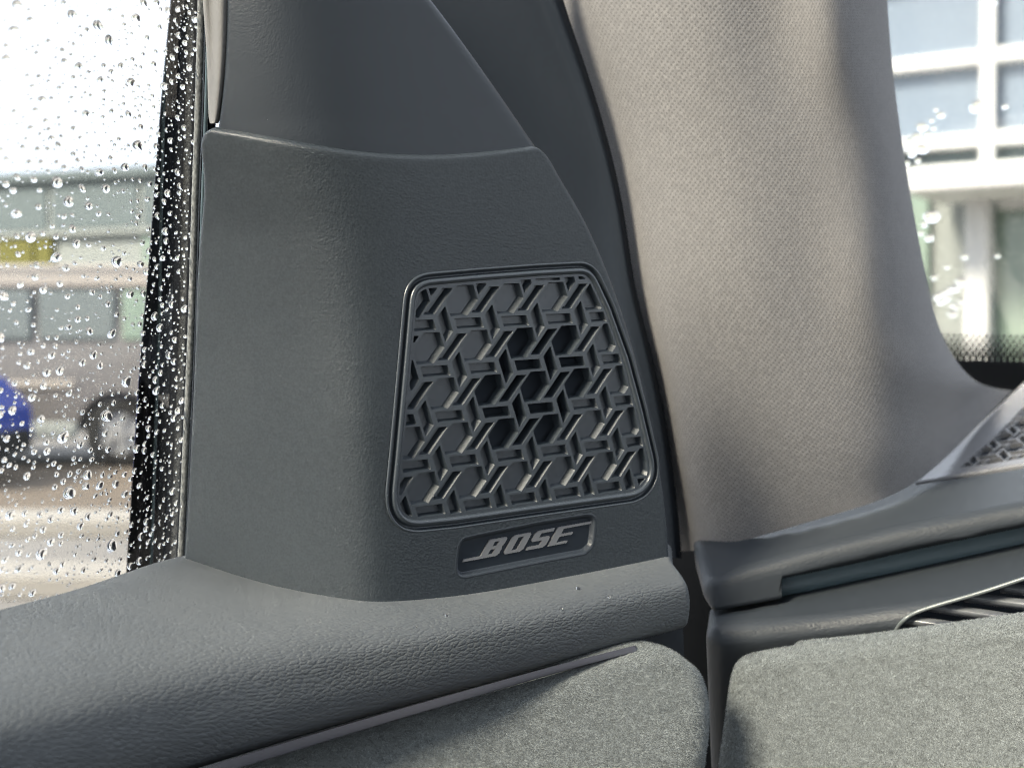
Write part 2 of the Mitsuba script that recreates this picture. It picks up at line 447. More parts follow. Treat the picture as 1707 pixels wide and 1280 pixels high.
put('lattice', lm, 'grille_plastic', grille, smooth=20, label='woven pattern of hexagons and slots, the middle ones open')
back = prism(g_in.buffer(2 * mm), -6.6 * mm, -5.6 * mm, PM)
put('backing', back, 'cavity_black', grille)

# badge
badge = put('badge', bead(b_out, [(-1.3 * mm, -1.75 * mm), (-0.7 * mm, -1.7 * mm), (-0.35 * mm, -1.4 * mm), (0.1 * mm, -0.5 * mm), (0.4 * mm, -0.1 * mm), (0.8 * mm, 0.06 * mm), (1.25 * mm, 0.03 * mm), (1.4 * mm, -0.2 * mm)], PM, 260),
            'smooth_plastic', corner, smooth=True, label='recessed black badge plate with slanted raised silver lettering BOSE')
put('plate', prism(b_out.buffer(-0.2 * mm), -3.0 * mm, -1.68 * mm, PM), 'badge_black', badge)
def txt(u, v):
    x = 340 + u * (1185 - 340) / 845 + 100 * v
    y = 527 + u * (372 - 527) / 845 - 182 * v
    return pod(740 + x / 5.69, 840 + y / 5.69)
def letter(shell, holes=(), r=9):
    sc = 182.0
    g = Polygon([(u, v * sc) for u, v in shell], [[(u, v * sc) for u, v in h] for h in holes]).buffer(0)
    g = g.buffer(-r * .5).buffer(r).buffer(-r * .5)
    out = []
    for q in polys(g):
        f = lambda ring: [txt(u, v / sc) for u, v in ring.coords]
        out.append(Polygon(f(q.exterior), [f(i) for i in q.interiors]).buffer(0))
    return shapely.union_all(out)
R4 = lambda a, b, c, d: [(a, b), (c, b), (c, d), (a, d)]
glyphs = {
    'B': letter([(12, 0), (170, 0), (190, .12), (190, .40), (178, .5), (190, .60), (190, .90), (172, 1), (12, 1)], [R4(78, .17, 122, .42), R4(78, .59, 122, .83)], 7),
    'O': letter([(258, 0), (400, 0), (420, .12), (420, .88), (400, 1), (258, 1), (238, .88), (238, .12)], [R4(303, .16, 355, .84)], 8),
    'S': letter([(455, 0), (610, 0), (634, .12), (634, .50), (616, .60), (522, .60), (522, .83), (634, .83), (634, 1), (480, 1), (458, .88), (458, .52), (478, .42), (568, .42), (568, .17), (455, .17)], (), 7),
    'E': letter([(664, 0), (840, 0), (840, .13), (732, .13), (732, .44), (850, .44), (850, .57), (732, .57), (732, .86), (840, .86), (840, 1), (664, 1)], (), 6),
}
for g in glyphs.values():
    put('letter', cat_mesh([prism(q, -1.68 * mm, -1.1 * mm, PM) for q in polys(g)]), 'badge_metal', badge)
for u0, u1, v0, v1 in ((-148, 11, 0.0, .14), (841, 985, .87, 1.0)):
    put('bar', prism(Polygon([txt(u0, v0), txt(u1, v0), txt(u1, v1), txt(u0, v1)]), -1.68 * mm, -1.0 * mm, PM), 'badge_metal', badge)

# ------------------------------------------------------------------ door frame trim above
frame = thing('door_frame_trim', 'smooth dark upper door frame trim above the corner panel seam', 'door trim')
P = coons(top=[(378, -90), (480, -90), (560, -90), (655, -90)],
          bottom=[(360, 220), (450, 238), (600, 260), (720, 266), (800, 262), (908, 254)],
          left=[(378, -90), (376, 0), (374, 80), (368, 160), (360, 220)],
          right=[(655, -90), (728, 0), (800, 97), (858, 180), (908, 254)],
          depth=lambda x, y: panel_depth(x, y) + 0.0022, nu=60, nv=50, eu=0.03, ev=0.02)
Pr, Pn, N_ = rounded(P, (0.0015, 0.0045, 0, 0), 0.008)
m, uv = grid_mesh(Pr)
put('cover', m, 'smooth_plastic', frame, smooth=True, uv=uv)
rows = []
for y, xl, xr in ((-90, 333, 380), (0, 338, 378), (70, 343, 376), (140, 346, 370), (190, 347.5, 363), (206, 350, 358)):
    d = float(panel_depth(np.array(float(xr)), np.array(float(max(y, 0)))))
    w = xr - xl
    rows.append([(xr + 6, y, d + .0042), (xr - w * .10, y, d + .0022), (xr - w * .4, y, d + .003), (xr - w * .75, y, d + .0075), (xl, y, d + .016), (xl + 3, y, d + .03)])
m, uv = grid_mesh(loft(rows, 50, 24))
put('edge_strip', m, 'edge_plastic_lit', frame, smooth=True, uv=uv, label='rounded strip along the window side of the trim, painted light grey for window light')

# ------------------------------------------------------------------ side window, seals, outer trim
GF = np.array([0.276, 0.961, 0.0]); GF /= np.linalg.norm(GF)
def glass_depth(px, py):
    t = (px - 853.5) / FPX; v = (640 - py) / FPX
    return 0.2397 / (0.2872 - t + 0.2 * (v + 0.026))
g0, g1, g2 = (at(x, y, glass_depth(x, y)) for x, y in ((300, 900), (300, 100), (50, 500)))
GN = np.cross(g1 - g0, g2 - g0); GN /= np.linalg.norm(GN)
if GN[0] > 0: GN = -GN                               # outwards, to the left
GO = g0
gs = np.cross([0, 0, 1.0], GN); gs /= np.linalg.norm(gs)
if gs[1] < 0: gs = -gs                               # forwards along the glass
gu = np.cross(GN, gs);  gu *= np.sign(gu[2])
def gpt(px, py): return on_plane(px, py, GO, GN)
edge = [gpt(x, y) for x, y in ((338, -900), (336, -400), (334, -60), (329, 200), (323, 450), (315, 700), (304, 960), (300, 1060))]
V, F = [], []
for e in edge:
    V += [e, e - gs * 1.35]
for i in range(len(edge) - 1):
    F += [[2 * i, 2 * i + 1, 2 * i + 3], [2 * i, 2 * i + 3, 2 * i + 2]]
win = thing('side_window', 'clear door window glass covered in raindrops left of the corner panel', 'window')
put('pane', trimesh.Trimesh(np.array(V), np.array(F), process=False), 'window_glass', win)

def strip_loft(levels, m=60, n=16):
    return grid_mesh(loft([l for l in levels], m, n))
trimo = thing('outer_pillar_trim', 'black exterior pillar trim strip seen through the wet window glass', 'exterior trim')
ys = [-120, 0, 160, 330, 480, 600, 780, 960, 1120]
xl = [292, 283, 268, 255, 243, 232, 220, 208, 198]
xm = [312, 305, 292, 283, 276, 270, 264, 258, 252]
xr = [352, 348, 344, 340, 336, 332, 326, 318, 312]
dz = [.45, .462, .472, .482, .49, .497, .503, .508, .512]
m, uv = strip_loft([[(a + 1, y, d + .02), (a, y, d + .001), (a + 4, y, d - .001), (b - 3, y, d - .0005), (b, y, d + .001)] for y, a, b, d in zip(ys, xl, xm, dz)])
put('outer_band', m, 'plum_black', trimo, smooth=True, uv=uv)
m, uv = strip_loft([[(b - 1, y, d + .0035), (b + 6, y, d + .004), ((b + c) / 2, y, d + .004), (c + 10, y, d + .004)] for y, b, c, d in zip(ys, xm, xr, dz)])
put('inner_band', m, 'gloss_black', trimo, smooth=True, uv=uv)

seal = thing('window_seal', 'thin grey flocked rubber window seal along the glass edge', 'rubber seal')
sx = [(-100, 338), (60, 334), (200, 330), (340, 325), (560, 318), (740, 310), (880, 304), (975, 299)]
c = curve([(x, y, glass_depth(x, y) - .0035) for y, x in sx], 90)
put('lip', tube([at(*q) for q in c], 0.0011, 12), 'flocked_rubber', seal, smooth=True, label='pale worn rubber lip')
lev = []
for y, x in sx:
    dg = glass_depth(x, y)
    lev.append([(x - 1, y, dg - .001), (x + 4, y, dg - .003), (x + 8, y, dg - .006), (x + 12, y, dg - .004), (x + 30, y, dg - .002)])
m, uv = strip_loft(lev)
put('channel', m, 'rubber_black', seal, smooth=True, uv=uv)
c = curve([(x + 13, y, glass_depth(x, y) - .010) for y, x in sx], 90)
put('inner_lip', tube([at(*q) for q in c], 0.0006, 10), 'teal_strip', seal, smooth=True)

# ------------------------------------------------------------------ door: ledge, strip, suede
door = thing('door_trim', 'grey leather topped door ledge with suede panel below it', 'door trim')
R = [
 [(-260, 1098, .318), (0, 1012, .363), (160, 970, .398), (305, 922, .437), (420, 912, .468), (600, 922, .47), (800, 930, .475), (1000, 912, .485), (1122, 900, .495)],
 [(-260, 1160, .302), (0, 1070, .343), (160, 1022, .372), (310, 968, .409), (450, 985, .412), (600, 1004, .404), (740, 1009, .408), (900, 984, .425), (1020, 955, .444), (1126, 925, .463)],
 [(-260, 1255, .279), (0, 1172, .313), (200, 1128, .338), (400, 1085, .364), (600, 1052, .386), (800, 1028, .405), (1000, 988, .431), (1144, 950, .456)],
 [(-260, 1318, .272), (0, 1230, .305), (200, 1186, .3315), (400, 1137, .3585), (600, 1094, .381), (800, 1060, .401), (1000, 1017, .4275), (1158, 976, .4525)],
 [(-260, 1410, .270), (0, 1312, .303), (200, 1256, .3303), (400, 1199, .3575), (600, 1144, .381), (800, 1098, .4015), (1000, 1050, .428), (1162, 1006, .4535)],
 [(-260, 1485, .276), (0, 1384, .309), (200, 1319, .336), (400, 1256, .362), (600, 1196, .386), (800, 1141, .4065), (1000, 1083, .432), (1157, 1040, .4565)],
 [(-260, 1487, .296), (0, 1386, .329), (200, 1321, .355), (400, 1258, .382), (600, 1198, .406), (800, 1143, .427), (1000, 1085, .452), (1150, 1042, .472)],
]
P = soften(loft(R, 120, 260, linear=True), 4.5, 8)
# rounded end: extra columns curling away from the viewer
d_end = P[:, -1] - P[:, -6]; d_end /= np.linalg.norm(d_end, axis=1, keepdims=True)
Nn = grid_normals(P)[:, -1]
cols = [P]
for k in range(1, 9):
    a = k / 8 * math.pi / 2; r = 0.0035
    cols.append((P[:, -1] + d_end * r * math.sin(a) - Nn * r * (1 - math.cos(a)))[:, None])
cols.append((cols[-1][:, 0] - Nn * 0.012)[:, None])
P = np.concatenate(cols, 1)
m, uv = grid_mesh(P)
put('ledge', m, 'leather', door, smooth=True, uv=uv, label='grained grey leather ledge with rounded front edge')
# end cap behind
S = [[(200, 1322, .336), (330, 1281, .348), (480, 1236, .366), (640, 1189, .384), (800, 1144, .400), (950, 1103, .420), (1060, 1075, .4335)],
     [(200, 1322, .331), (330, 1281, .345), (480, 1236, .363), (640, 1189, .381), (800, 1144, .397), (950, 1103, .417), (1058, 1076, .4305)],
     [(203, 1340, .331), (333, 1299, .345), (482, 1253, .363), (642, 1204, .381), (802, 1157, .397), (952, 1114, .417), (1062, 1085, .4305)],
     [(203, 1341, .345), (333, 1300, .36), (482, 1254, .378), (642, 1205, .396), (802, 1158, .412), (952, 1115, .43), (1062, 1086, .445)]]
P = loft(S, 13, 80, linear=True)
P = np.concatenate([P, (P[:, -1] + (at(1070, 1075, .46) - at(1062, 1076, .43)))[:, None]], 1)
m, uv = grid_mesh(P)
put('trim_strip', m, 'plum_strip', door, smooth=40, label='thin plum grey strip between the leather and the suede')
# dark carrier behind strip / below the ledge, with the small leather piece at its end
P = loft([[(150, 1260, .40), (600, 1130, .43), (1000, 1050, .455), (1138, 1030, .468)], [(150, 1420, .40), (600, 1250, .43), (1000, 1120, .455), (1141, 1110, .468)]], 8, 60)
m, uv = grid_mesh(P)
put('carrier', m, 'rubber_black', door, smooth=True, uv=uv)

def nap(P, count, length, width, seed, bias=(0.5, 0.0, -0.35)):
    """short flattened fibres over a grid surface: one triangle each"""
    r = np.random.default_rng(seed)
    N = grid_normals(P)
    m, n = P.shape[:2]
    area = np.linalg.norm(np.cross(P[1:, :-1] - P[:-1, :-1], P[:-1, 1:] - P[:-1, :-1]), axis=2).ravel()
    idx = r.choice(len(area), count, p=area / area.sum())
    i, j = idx // (n - 1), idx % (n - 1)
    a, b = r.random(count)[:, None], r.random(count)[:, None]
    p = (P[i, j] * (1 - a) * (1 - b) + P[i, j + 1] * a * (1 - b) + P[i + 1, j] * (1 - a) * b + P[i + 1, j + 1] * a * b)
    nn = N[i, j]
    flow = 0.5 * (meshkit.fbm(p * 260, 3, seed)[:, None] - 0.5)
    d = np.asarray(bias)[None] + r.normal(0, 0.55, (count, 3)) + flow * np.array([1.6, 0.3, -1.2])
    d -= nn * np.sum(d * nn, 1, keepdims=True)
    d /= np.linalg.norm(d, axis=1, keepdims=True)
    lift = r.uniform(0.15, 0.75, (count, 1))
    d = d * np.sqrt(1 - lift ** 2) + nn * lift
    w = np.cross(d, nn); w /= np.linalg.norm(w, axis=1, keepdims=True) + 1e-12
    L = length * r.uniform(0.5, 1.4, (count, 1))
    V = np.stack([p - w * width / 2, p + w * width / 2, p + d * L], 1).reshape(-1, 3)
    F = np.arange(3 * count).reshape(-1, 3)
    tone = np.clip(r.normal(0.178, 0.048, (count, 1)) + 0.12 * (meshkit.fbm(p * 700, 2, seed + 5)[:, None] - 0.5), 0.04, 0.6)
    col = np.repeat(tone * np.array([[0.92, 1.0, 1.01]]), 3, 0)
    return trimesh.Trimesh(V, F, process=False), col
scene['suede_fibre'] = two(pr({'type': 'mesh_attribute', 'name': 'vertex_color'}, 0.8, 0.15, sheen=0.4))

P = coons(top=[(180, 1354), (400, 1284), (600, 1219), (800, 1158), (950, 1114), (1040, 1090), (1110, 1082), (1160, 1098)],
          bottom=[(180, 1560), (600, 1540), (1188, 1500)],
          left=[(180, 1354), (180, 1450), (180, 1560)],
          right=[(1160, 1098), (1184, 1116), (1200, 1148), (1206, 1192), (1199, 1290), (1188, 1500)],
          depth=lambda x, y: .348 + .000088 * (x - 180) - 0.006 * np.clip((y - 1100 - (1150 - x) * .28) / 160, 0, 1), nu=140, nv=70, eu=0.06, ev=0.12)
Pr, Pn, N_ = rounded(P, (0, 0.013, 0.010, 0))
Pd, _, _ = rounded(P, (0, 0.013, 0.010, 0), 0.008)
m, uv = grid_mesh(Pd)
put('suede_panel', m, 'suede', door, smooth=True, uv=uv, label='light grey suede door panel with rounded corner')
m, col = nap(Pd, 300000, 0.0008, 0.00017, 3)
put('nap', m, 'suede_fibre', door + '__suede_panel', color=col, kind='stuff')

# ------------------------------------------------------------------ weatherstrip and pillar
ws = thing('door_weatherstrip', 'dark blue black rubber weatherstrip curving between door panel and fabric pillar', 'rubber seal')
lev = []
for y, a, b, c_, e, d in ((-110, 610, 750, 850, 900, .512), (0, 690, 810, 884, 928, .515), (120, 790, 880, 938, 968, .519), (240, 880, 945, 982, 1004, .523), (360, 950, 1000, 1017, 1030, .527), (480, 1010, 1028, 1038, 1049, .531), (600, 1050, 1058, 1067, 1078, .536), (760, 1085, 1092, 1100, 1108, .542), (930, 1098, 1110, 1118, 1126, .548)):
    lev.append([(a - 60, y, d + .036), (a, y, d + .022), ((a + b) / 2, y, d + .016), (b, y, d + .011), (c_, y, d + .0075), ((c_ + e) / 2 + 2, y, d + .0065), (e + 5, y, d + .0075), (e + 11, y, d + .013)])
lev = [[(x, y, d - .004) for x, y, d in l] for l in lev]
m, uv = strip_loft(lev, 90, 50)
put('bulb', m, 'rubber', ws, smooth=True, uv=uv)

pil = thing('windscreen_pillar', 'grey woven fabric windscreen pillar cover right of the corner panel', 'pillar')
def prow(y, xs, ds, tilt=None):
    return [(x, y + (0 if tilt is None else tilt[i]), d) for i, (x, d) in enumerate(zip(xs, ds))]
rows = [
 prow(-110, (896, 930, 985, 1060, 1190, 1320, 1420, 1462, 1478, 1482), (.585, .560, .543, .532, .526, .535, .556, .580, .610, .645)),
 prow(60, (938, 968, 1015, 1085, 1210, 1335, 1435, 1470, 1487, 1491), (.590, .566, .549, .538, .531, .540, .561, .585, .615, .65)),
 prow(200, (984, 1010, 1052, 1115, 1235, 1360, 1455, 1490, 1502, 1506), (.594, .571, .554, .543, .536, .545, .566, .590, .62, .655)),
 prow(340, (1014, 1038, 1078, 1138, 1255, 1380, 1472, 1510, 1524, 1528), (.598, .575, .558, .547, .540, .549, .571, .596, .628, .66)),
 prow(460, (1034, 1056, 1094, 1154, 1268, 1394, 1488, 1530, 1547, 1551), (.601, .578, .561, .550, .543, .552, .575, .602, .636, .668)),
 prow(560, (1056, 1076, 1110, 1168, 1280, 1405, 1504, 1552, 1573, 1578), (.603, .581, .564, .553, .546, .555, .580, .610, .648, .68)),
 prow(650, (1076, 1094, 1124, 1178, 1290, 1412, 1520, 1574, 1606, 1620), (.605, .584, .567, .555, .548, .557, .585, .618, .66, .70), (0, 0, 0, 0, 0, -3, -8, -16, -26, -28)),
 prow(760, (1096, 1112, 1136, 1186, 1296, 1414, 1512, 1568, 1616, 1650), (.607, .586, .569, .557, .550, .558, .585, .622, .672, .72), (0, 0, 0, -2, -6, -14, -40, -75, -105, -122)),
 prow(850, (1112, 1126, 1148, 1194, 1300, 1412, 1505, 1562, 1618, 1672), (.608, .588, .571, .559, .552, .560, .584, .622, .68, .735), (0, 0, 0, -3, -12, -30, -72, -125, -175, -207)),
 prow(925, (1118, 1132, 1154, 1198, 1302, 1412, 1500, 1560, 1628, 1697), (.609, .589, .572, .560, .553, .560, .584, .625, .69, .75), (0, 0, 0, -8, -38, -72, -102, -142, -208, -282)),
]
rows = [[(x, y, d - k - q) for (x, y, d), q in zip(rw, (0, 0, 0, 0, 0, .004, .013, .013, .004, 0))] for rw, k in zip(rows, (.034, .034, .034, .034, .034, .033, .031, .028, .025, .023))]
P = soften(loft(rows, 260, 220), 6, 9)
m, uv = grid_mesh(P)
put('fabric_cover', m, 'fabric', pil, smooth=True, uv=uv)

# ------------------------------------------------------------------ dashboard
dash = thing('dashboard', 'dark dashboard end with soft pad, suede panel and air vent', 'dashboard')
DSH = -.018
def sh(rows): return [[(x, y, d + DSH) for x, y, d in rw] for rw in rows]
BALL = np.array(trimesh.creation.icosphere(subdivisions=2).vertices)
def sweep_hull(lines, seg):
    """lines: (px,py,d) control curve and ball radius each; a rounded solid along them"""
    cs = [(np.array([at(*q) for q in curve([(x, y, d + DSH) for x, y, d in pts], seg + 1)]), rad) for pts, rad in lines]
    return m3.Manifold.batch_boolean([m3.Manifold.hull_points(np.vstack([c[k + e] + BALL * rad for c, rad in cs for e in (0, 1)]).tolist()) for k in range(seg)], m3.OpType.Add)
pad = sweep_hull([
    ([(1201, 983, .518), (1250, 966, .518), (1337, 942, .517), (1447, 914, .515), (1558, 891, .512), (1705, 863, .507), (1900, 822, .498)], .0065),
    ([(1193, 1009, .513), (1300, 989, .513), (1447, 957, .511), (1558, 934, .508), (1705, 897, .503), (1900, 850, .494)], .0018),
    ([(1172, 906, .572), (1320, 872, .585), (1530, 824, .600), (1705, 797, .590), (1900, 757, .576)], .004),
    ([(1176, 940, .572), (1320, 912, .585), (1530, 864, .600), (1705, 836, .590), (1900, 796, .576)], .004)], 14)
cutp = [(1303, 964), (1420, 940), (1530, 915), (1707, 878), (1950, 826), (1950, 1100), (1303, 1100)]
def view_prism(pts, d0, d1):
    q = [at(x, y, d0) for x, y in pts] + [at(x, y, d1) for x, y in pts]
    n = len(pts)
    tri = trimesh.creation.triangulate_polygon(Polygon(pts), engine='earcut')[1]
    pv = np.array(Polygon(pts).exterior.coords)[:-1]
    F = [list(t) for t in tri] + [[t[2] + n, t[1] + n, t[0] + n] for t in tri]
    for i in range(n):
        j = (i + 1) % n
        F += [[i, j, j + n], [i, j + n, i + n]]
    t = trimesh.Trimesh(np.array(q), np.array(F), process=True)
    trimesh.repair.fix_normals(t)
    if t.volume < 0: t.invert()
    return manifold(t)
pad = pad - view_prism(cutp, 0.42, 0.60)
put('top_pad', tm(pad), 'dash_plastic', dash, smooth=30, label='soft dark pad with rounded corner at the base of the pillar')
P = loft(sh([[(1298, 958, .524), (1530, 910, .519), (1707, 872, .514), (1900, 830, .505)], [(1298, 992, .523), (1530, 944, .518), (1707, 908, .513), (1900, 866, .504)], [(1298, 1004, .530), (1530, 956, .525), (1707, 920, .520), (1900, 878, .511)]]), 12, 60)
m, uv = grid_mesh(P)
put('inlay_strip', m, 'teal_strip', dash, smooth=True, uv=uv, label='narrow teal grey inlay strip under the pad')
low = sweep_hull([
    ([(1208, 1065, .500), (1330, 1054, .497), (1500, 1034, .489), (1700, 1003, .477), (1900, 962, .462)], .0065),
    ([(1192, 1022, .530), (1320, 994, .528), (1530, 949, .522), (1700, 912, .516), (1900, 868, .506)], .002),
    ([(1206, 1330, .53), (1500, 1330, .52), (1900, 1330, .50)], .004)], 14)
vent_px = [(1480, 1085), (1493, 1052), (1504, 1036), (1520, 1024), (1545, 1014), (1620, 992), (1707, 964), (1800, 934), (1930, 892), (1930, 1085)]
low = low - view_prism(vent_px, 0.40, 0.56)
put('lower_pad', tm(low), 'dash_plastic', dash, smooth=30)
def low_depth(px, py):
    return 0.502 + DSH - 0.00006 * (px - 1300)
vent = thing('air_vent', 'dashboard air vent with pale metal slats half hidden behind the suede', 'air vent')
c = curve([(x, y, low_depth(x, y) - .012 + (.004 if y > 1050 else 0)) for x, y in vent_px[:-1]], 120)
put('rim', tube([at(*q) for q in c], 0.0007, 12), 'vent_rim', vent, smooth=True)
for (x0, y0), (x1, y1) in (((1508, 1033), (1640, 1052)), ((1548, 1010), (1740, 1040)), ((1608, 994), (1800, 1020)), ((1668, 979), (1880, 1002)), ((1732, 962), (1940, 984))):
    c = curve([(x0, y0, .490 + DSH), ((x0 + x1) / 2, (y0 + y1) / 2, .483 + DSH), (x1, y1, .474 + DSH)], 24)
    put('slat', tube([at(*q) for q in c], 0.0019, 14, 1.9), 'vent_metal', vent, smooth=True)
put('duct', cat_mesh([grid_mesh(loft([[(1440, 950, .565), (1950, 830, .55)], [(1440, 1150, .545), (1950, 1150, .53)]], 3, 3))[0]]), 'cavity_black', vent)

P = coons(top=[(1216, 1122), (1228, 1103), (1256, 1092), (1400, 1076), (1560, 1060), (1720, 1041), (1920, 1014)],
          bottom=[(1176, 1500), (1500, 1500), (1920, 1500)],
          left=[(1216, 1122), (1211, 1160), (1200, 1240), (1188, 1330), (1176, 1500)],
          right=[(1920, 996), (1920, 1200), (1920, 1500)],
          depth=lambda x, y: .461 - .00006 * (x - 1216) - 0.010 * np.clip((y - 1080) / 420, 0, 1), nu=120, nv=90, eu=0.05, ev=0.06)
Pr, Pn, N_ = rounded(P, (0.006, 0, 0.007, 0))
Pd, _, _ = rounded(P, (0.006, 0, 0.007, 0), 0.004)
m, uv = grid_mesh(Pd)
sp = put('suede_panel', m, 'suede', dash, smooth=True, uv=uv, label='pale grey suede dashboard panel')
m, col = nap(Pd, 330000, 0.0008, 0.00018, 4, (0.6, 0, -0.1))
put('nap', m, 'suede_fibre', sp, color=col, kind='stuff')

# grille in the dash top by the windscreen
D0, D1, D2 = at(1535, 803, .590), at(1707, 774, .576), at(1700, 645, .735)
DN = np.cross(D1 - D0, D2 - D0); DN /= np.linalg.norm(DN)
if DN @ (CAM - D0) < 0: DN = -DN
DX = (D1 - D0) / np.linalg.norm(D1 - D0); DY = np.cross(DN, DX)
DM = frame_mat(D0, DX, DY, DN)
def dsh(px, py):
    w = on_plane(px, py, D0, DN) - D0
    return np.array([w @ DX, w @ DY])
dg = Polygon([dsh(*p) for p in ((1529, 805), (1600, 737), (1662, 680), (1712, 632), (1850, 585), (1900, 740), (1707, 776))])
din = Polygon([dsh(*p) for p in ((1600, 779), (1640, 744), (1680, 706), (1716, 668), (1845, 610), (1890, 725), (1707, 763), (1650, 773))])
dcell = weave_cells(dsh(1690, 745), dsh(1742, 737) - dsh(1690, 745), (dsh(1709, 763) - dsh(1690, 745)), 8, 9, 0.34, 0.3, 0.11)
dcut = []
for kind, q, pts, A in dcell:
    for g in polys(Polygon(pts).buffer(0).intersection(din)):
        if g.area > 2e-6: dcut.append(manifold(prism(g, -0.01, 0.01)))
dplate = manifold(prism(dg, -2.2 * mm, 0))
if dcut: dplate = dplate - m3.Manifold.batch_boolean(dcut, m3.OpType.Add)
t = tm(dplate); t.apply_transform(DM)
dgr = thing('dash_speaker_grille', 'slotted speaker grille on the dashboard top, painted pale for glare from the windscreen', 'speaker grille')
put('plate', t, 'dash_glare', dgr)
put('backing', prism(dg.buffer(-1 * mm), -12 * mm, -11 * mm, DM), 'cavity_black', dgr)
e0, e1_ = at(1527, 806, .5895), at(1900, 742, .563)
put('rim', tube(np.linspace(e0, e1_, 40), 0.0011, 10), 'dash_glare', dgr, smooth=True)

# dark filler sheet added to block light behind the gap between door and dash
side = thing('gap_filler', 'added black filler sheet for the shaded narrow gap between door and dashboard', 'filler sheet')
P = loft([[(1040, 880, .64), (1150, 870, .64), (1300, 860, .66)], [(1040, 1100, .62), (1150, 1100, .62), (1300, 1100, .64)], [(1040, 1500, .60), (1150, 1500, .60), (1300, 1500, .62)]], 10, 10)
m, uv = grid_mesh(P)
scene['gap_shade'] = two(pr((0.006, 0.007, 0.009), 0.9, 0.1))  # shade painted in: near black so the gap stays dark in sunlight
put('panel', m, 'gap_shade', side, smooth=True)

# ------------------------------------------------------------------ windscreen
cf = np.array([0.276, 0.961, 0]); cr = np.array([0.961, -0.276, 0])
sl = math.radians(58)
WU = -cf * math.cos(sl) + np.array([0, 0, 1]) * math.sin(sl)
WN = np.cross(cr, WU); WN /= np.linalg.norm(WN)
if WN[2] < 0: WN = -WN                                # outwards, up and forward
WO = at(1640, 600, .76)
def wpt(px, py, off=0.0): return on_plane(px, py, WO + WN * off, WN)
wsn = thing('windscreen', 'windscreen glass right of the fabric pillar with black dotted lower border', 'windscreen')
q = [WO - cr * 0.16 - WU * 0.12, WO + cr * 1.2 - WU * 0.12, WO + cr * 1.1 + WU * 0.62, WO - cr * 0.02 + WU * 0.62]
put('pane', trimesh.Trimesh(np.array(q), [[0, 1, 2], [0, 2, 3]], process=False), 'window_glass', wsn)
fr = [wpt(x, y, -.001) for x, y in ((1540, 598), (1760, 603), (2000, 612), (2000, 760), (1540, 720))]
V = np.array(fr + [p - WN * .0006 for p in fr])
n = 5; F = [[0, 1, 2], [0, 2, 3], [0, 3, 4], [5, 7, 6], [5, 8, 7], [5, 9, 8]]
for i in range(n): j = (i + 1) % n; F += [[i, j, j + n], [i, j + n, i + n]]
put('black_border', trimesh.Trimesh(V, F, process=False), 'frit', wsn)
dots = []
for r_ in range(6):
    rad = [2.6, 3.0, 3.4, 3.7, 4.0, 4.3][r_]
    y0 = 560 + r_ * 7.2
    for k in range(62):
        x0 = 1560 + k * 10.4 + (r_ % 2) * 5.2
        c_ = wpt(x0, y0 + (x0 - 1640) * .022, -.001)
        s_ = np.linalg.norm(c_ - CAM) / FPX
        ang = np.arange(8) * math.pi / 4
        ring = c_ + rad * s_ * (np.cos(ang)[:, None] * cr + np.sin(ang)[:, None] * WU * 1.35)
        V = np.vstack([ring, ring - WN * .0004])
        F = [[0, i, i + 1] for i in range(1, 7)] + [[8, 8 + i + 1, 8 + i] for i in range(1, 7)] + [x for i in range(8) for x in ([i, (i + 1) % 8, (i + 1) % 8 + 8], [i, (i + 1) % 8 + 8, i + 8])]
        dots.append(trimesh.Trimesh(V, F, process=False))
put('border_dots', cat_mesh(dots), 'frit', wsn, kind='stuff')
# cowl below the windscreen
put('cowl', box(*(WO + cf * .05 + cr * .85 - np.array([0, 0, .075])), 1.9, .5, .02, math.atan2(cr[1], cr[0])), 'rubber_black', wsn)

# ------------------------------------------------------------------ raindrops
def drop_mesh(seed, seg=20, rings=6, th=78):
    r = np.random.default_rng(seed)
    R = 1 / math.sin(math.radians(th)); h0 = R * math.cos(math.radians(th))
    ph = np.arange(seg) * 2 * math.pi / seg
    wob = 1 + sum(r.normal(0, 0.05) * np.cos(k * ph + r.uniform(0, 6.3)) for k in (1, 2, 3))
    V = [[0, 0, R - h0]]
    for i in range(1, rings + 1):
        a = math.radians(th) * i / rings
        for j in range(seg):
            q = R * math.sin(a) * (1 + (wob[j] - 1) * i / rings)
            V.append([q * math.cos(ph[j]), q * math.sin(ph[j]), R * math.cos(a) - h0])
    F = [[0, 1 + j, 1 + (j + 1) % seg] for j in range(seg)]
    for i in range(rings - 1):
        for j in range(seg):
            a, b = 1 + i * seg + j, 1 + i * seg + (j + 1) % seg
            F += [[a, a + seg, b + seg], [a, b + seg, b]]
    k = len(V); base = 1 + (rings - 1) * seg
    V.append([0, 0, 0])
    F += [[k, base + (j + 1) % seg, base + j] for j in range(seg)]
    return trimesh.Trimesh(np.array(V), np.array(F), process=False)
DROPS = [drop_mesh(i) for i in range(7)]
DROPPLY = [mikit.ply(d, 'water', smooth=40) for d in DROPS]

